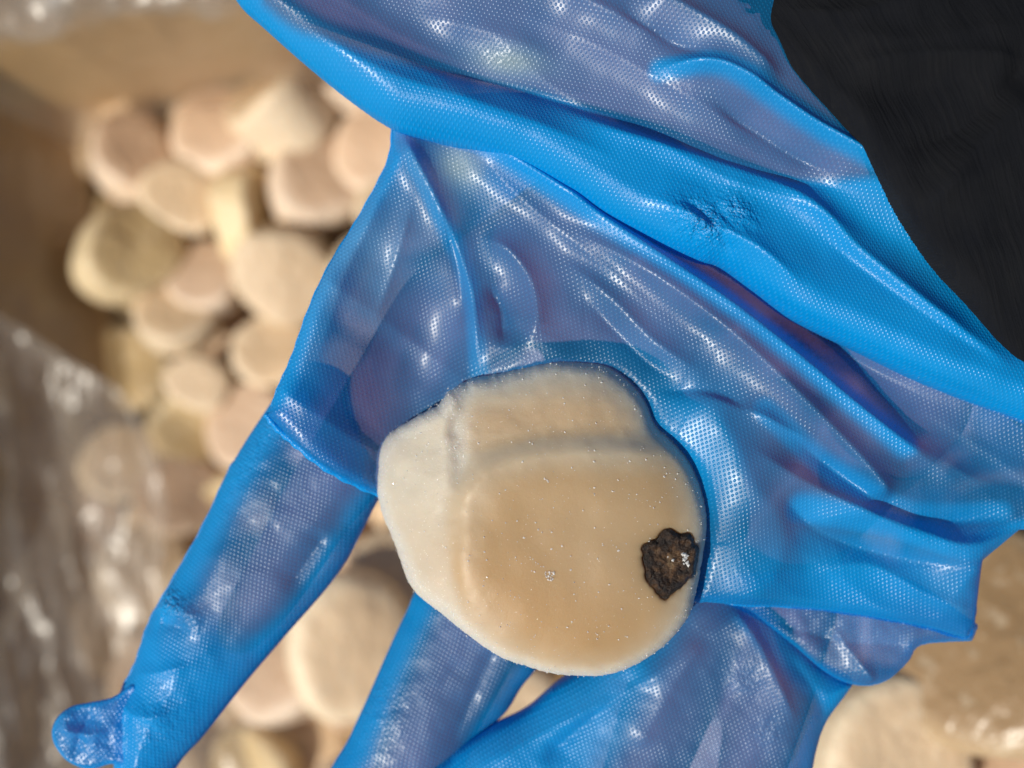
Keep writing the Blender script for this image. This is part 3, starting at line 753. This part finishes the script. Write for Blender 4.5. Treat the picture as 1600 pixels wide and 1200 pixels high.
# ------------------------------------------------------------------ the held scallop
SZ = 12
held = empty('scallop', at(850, 820, -.014), 'large cream frozen scallop with one dark brown spot, resting on the gloved palm', 'scallop')
horg = Vector(held.location)
kS = (D - SZ*S)/D
MAIN = spline([(724,742),(760,708),(850,683),(940,680),(1020,682),(1062,690),(1090,725),(1106,770),(1112,815),(1107,870),(1096,930),(1080,975),(1040,1020),(990,1054),(940,1067),(880,1065),(820,1050),(770,1020),(735,985),(715,930),(705,860),(703,780)], 6, True)
UPPER = spline([(700,760),(690,640),(715,605),(790,578),(850,563),(900,560),(950,567),(985,590),(1015,625),(1034,668),(1030,760),(900,830),(760,820)], 6, True)
LEFT = spline([(573,740),(580,705),(600,680),(640,655),(700,640),(780,650),(850,780),(850,900),(830,1030),(775,1036),(730,1004),(690,976),(648,946),(625,912),(612,875),(588,820),(573,770)], 6, True)
SPOT = spline([(1001,860),(1003,846),(1022,838),(1030,826),(1045,824),(1060,832),(1078,834),(1084,848),(1092,855),(1090,876),(1086,898),(1076,902),(1064,914),(1050,922),(1038,933),(1026,924),(1018,912),(1008,902),(1006,886)], 8, True)
SPOT = SPOT + np.stack([3.0*fbm(SPOT[:,0]/7, SPOT[:,1]/7, 2), 3.0*fbm(SPOT[:,1]/7+9, SPOT[:,0]/7, 2)], 1)
def pad(Q, L, top, R, depth):
    d = near_poly(Q, L, True)[0]; d = np.where(inside(Q, L), d, -d)
    t = np.clip(d/R, 0, 1)
    return np.where(d > 0, top - depth*(1-np.sqrt(np.clip(1-(1-t)**2, 0, 1))), top - depth - 4*(-d)), d
SEAM1 = spline([(690,628),(706,660),(716,720),(716,800),(712,870),(716,930),(740,985)], 5)
SEAM1x = spline([(660,560),(690,628),(706,660),(716,720),(716,800),(712,870),(716,930),(740,985),(800,1080)], 5)
SEAM2 = spline([(716,775),(724,742),(752,712),(810,690),(880,680),(950,682),(1005,690),(1040,676)], 5)
SEAM3 = spline([(706,690),(712,660),(722,630),(742,600)], 5)
cen = np.array([850., 815.]); outl = SC_OUT
oa = np.arctan2(outl[:,1]-cen[1], outl[:,0]-cen[0]); orr = np.linalg.norm(outl-cen, axis=1); o_ = np.argsort(oa)
def held_top(Q):
    u, v = Q[:,0], Q[:,1]
    dm = near_poly(Q, MAIN, True)[0]; dm = np.where(inside(Q, MAIN), dm, -dm)
    q = Q - cen; rq = np.interp(np.arctan2(q[:,1], q[:,0]), oa[o_], orr[o_], period=2*math.pi)
    rho_ = np.clip(np.linalg.norm(q, axis=1)/rq, 0, 1)
    z = 64 - 70*(1 - np.sqrt(np.clip(1 - rho_**3.2, 0, 1)))
    lft = smooth(735, 690, u)*smooth(620, 700, v)
    d1, s1, _, _ = near_poly(Q, SEAM1x); x1 = d1*s1/13
    z = z - .42*13*np.where(x1 > 20, x1, np.log1p(np.exp(np.minimum(x1, 20))))*smooth(600, 690, v)
    z = z - 17*smooth(30, -16, dm)*smooth(800, 725, v)*smooth(690, 730, u) - 8*smooth(30, -14, dm)*lft
    for L, am, w_ in ((SEAM1, 3.0, 12), (SEAM2, 1.8, 12), (SEAM3, 4.0, 11)):
        d, _, tt, _ = near_poly(Q, L)
        z = z - am*np.exp(-(d/w_)**2)*smooth(0, .15, tt)*smooth(0, .15, 1-tt)*(.8 + .5*fbm(u/70, v/70, 2))
    z = z - 5*blob(Q, (860,850), 120, 100) + 5*blob(Q, (930,745), 120, 45) + 6*blob(Q, (870,620), 110, 35)
    z = z - 3*blob(Q, (1046,880), 60, 66) + 3.5*fbm(u/80, v/80, 2) + 1.6*fbm(u/26, v/26, 2)*smooth(80, -10, dm)
    return z, dm, dm, dm
def pit(Q):
    d = near_poly(Q, SPOT, True)[0]; d = np.where(inside(Q, SPOT), d, -d)
    return -11*smooth(-3, 5, d)
nA, nR = 520, 150
ang = np.linspace(0, 2*math.pi, nA, endpoint=False)
rad = np.interp(ang, oa[o_], orr[o_], period=2*math.pi)
rad = rad + 3.0*fbm(np.cos(ang)*9+30, np.sin(ang)*9+30, 3) + 1.3*fbm(np.cos(ang)*40+60, np.sin(ang)*40+60, 2)*2
rho = 1 - (1-np.linspace(0, 1, nR))**1.35
QQ = (cen + np.stack([np.outer(rho, rad*np.cos(ang)), np.outer(rho, rad*np.sin(ang))], -1).reshape(-1, 2)); 
zt, dm, du, dl = held_top(QQ); zt = zt + pit(QQ)
rr = np.repeat(rho, nA)
dE = (1-rr)*np.tile(rad, nR)
zt = zt - 10; t = np.clip(dE/26, 0, 1); zt = zt - 24*(1-np.sqrt(np.clip(1-(1-t)**2, 0, 1)))
# underside rings
low_r = np.array([.995, .97, .93, .86, .7, .4, 0.0]); low_z = np.array([-18, -42, -62, -80, -92, -97, -98])
rimz = zt.reshape(nR, nA)[-1]
VV = [np.concatenate([QQ, zt[:,None]], 1)]
for r_, z_ in zip(low_r, low_z):
    q = cen + np.stack([rad*np.cos(ang)*r_, rad*np.sin(ang)*r_], 1)
    VV.append(np.concatenate([q, np.minimum(rimz + z_*.6, rimz*.35 + z_ - 20)[:,None]], 1))
VV = np.concatenate(VV); rows = nR + len(low_r)
V = np.stack([(VV[:,0]-800)*S*kS, -(VV[:,1]-600)*S*kS, VV[:,2]*S], 1) - np.array(horg)
F = []
for i in range(rows-1):
    for j in range(nA):
        F.append((i*nA+j, (i+1)*nA+j, (i+1)*nA+(j+1) % nA, i*nA+(j+1) % nA))
Qa = VV[:,:2]
top_n = nR*nA
dmA = np.concatenate([dm, np.full(len(VV)-top_n, -50)]); dEA = np.concatenate([dE, np.zeros(len(VV)-top_n)])
rim = np.maximum(smooth(75, 12, dmA)*.75, smooth(60, 8, dEA))
left = smooth(10, -12, dmA)*smooth(745, 715, Qa[:,0])
rim = rim + (.92 - rim)*left
upm = smooth(8, -10, dmA)*smooth(715, 695, Qa[:,1])*smooth(690, 725, Qa[:,0])
rim = rim + (smooth(80, 12, dEA)*.85 + .15 - rim)*upm
warm = np.clip(.95*blob(Qa, (830,940), 190, 85, 20) + .35*blob(Qa, (800,800), 120, 110) + .4*blob(Qa, (850,655), 150, 30), 0, 1)*smooth(0, 40, dEA)
frost = np.clip(smooth(40, 0, dEA)*.85 + .38*left + .5*blob(Qa, (715,690), 25, 50) + .2*upm + .5*blob(Qa, (700,960), 90, 40, 35) + .12*blob(Qa, (860,905), 130, 90), 0, 1)
dsp = near_poly(Qa, SPOT, True)[0]; stain = np.where(inside(Qa, SPOT), .9, .75*np.exp(-(dsp/5.5)**1.3)*(1 + 1.2*fbm(Qa[:,0]/14, Qa[:,1]/14, 2))).clip(0, .9)
meshobj('flesh', V, F, M_flesh, held, col={'rim': rim, 'warm': warm, 'frost': frost, 'stain': stain})

# dark spot: a crusty ragged scab set in a shallow pit
sc_c = SPOT.mean(0); nS = len(SPOT); V = []; F = []; ns = 26
for i in range(ns+1):
    r_ = i/ns; q = sc_c + (SPOT-sc_c)*r_
    z = held_top(q)[0] - 2.5 + 4.5*fbm(q[:,0]/9, q[:,1]/9, 3) - 3*math.exp(-(r_/.7)**4) + 1.0*math.exp(-((r_-.8)/.1)**2) - 6*max(0, r_-.85)/.15
    for (u, v), zz in zip(q, z): V.append(((u-800)*S*kS - horg.x, -(v-600)*S*kS - horg.y, zz*S - horg.z))
for i in range(ns):
    for j in range(nS): F.append((i*nS+j, (i+1)*nS+j, (i+1)*nS+(j+1) % nS, i*nS+(j+1) % nS)[::-1])
spot = meshobj('dark_spot', V, F, M_crust, held, col={'core': np.repeat(np.exp(-(np.arange(ns+1)/ns/.55)**2), nS)})
tag(spot, 'dark brown ragged crusty spot in the flesh')

def crystals(name, pts, parent, seed, org):
    r_ = random.Random(seed); V = []; F = []
    for (u, v, s) in pts:
        z = float(zt[np.argmin(((QQ - np.array([u, v]))**2).sum(1))]) + (15 if math.hypot(u-1046, v-880) < 44 else 0)
        # near the rim the skin of the flesh drops
        dd = 0
        c = Vector(((u-800)*S*kS, -(v-600)*S*kS, (z + s*.25)*S)) - org
        b = len(V); q = Quaternion((r_.uniform(-1,1), r_.uniform(-1,1), r_.uniform(-1,1)), r_.uniform(0, 6))
        for a in ((1,0,0),(-.8,.2,0),(0,1.1,0),(.1,-.9,0),(0,0,.8),(0,.1,-.8)):
            V.append(c + q @ (Vector(a)*s*S*r_.uniform(.6, 1.2)))
        F += [(b+i, b+j, b+k) for i, j, k in ((0,2,4),(2,1,4),(1,3,4),(3,0,4),(2,0,5),(1,2,5),(3,1,5),(0,3,5))]
    return meshobj(name, V, F, M_ice, parent, smooth=False)
r9 = random.Random(9)
crystals('ice_grain', [(1066+r9.gauss(0, 8), 872+r9.gauss(0, 9), r9.uniform(2.2, 5.5)) for _ in range(18)] + [(1040,866,2),(1024,884,2)], spot, 1, horg)
pts = []
r_ = random.Random(5)
for _ in range(480):
    a = r_.uniform(0, 2*math.pi); rr_ = math.sqrt(r_.random())*.97; ra = np.interp(a, oa[o_], orr[o_], period=2*math.pi)
    u, v = cen[0] + rr_*ra*math.cos(a), cen[1] + rr_*ra*math.sin(a)
    if math.hypot(u-1046, v-880) < 48: continue
    if (1-rr_)*ra < 6: continue
    pts.append((u, v, r_.choice([.9, 1.1, 1.4, 2.2])))
for i_ in range(0, len(SC_OUT)):
    for _ in range(3):
        a, b = SC_OUT[i_], cen; f_ = r_.random()**2*.07
        pts.append((a[0]+(b[0]-a[0])*f_ + r_.uniform(-6, 6), a[1]+(b[1]-a[1])*f_ + r_.uniform(-6, 6), r_.choice([.8, 1.0, 1.3, 1.8])))
pts += [(858+r_.uniform(-7,7), 892+r_.uniform(-8,8), r_.uniform(1.5,3.5)) for _ in range(14)]
pts += [(828+i*4, 862+i*4+r_.uniform(-3,3), 1.6) for i in range(8)]
fr = crystals('frost', pts, held, 2, horg); fr['kind'] = 'stuff'
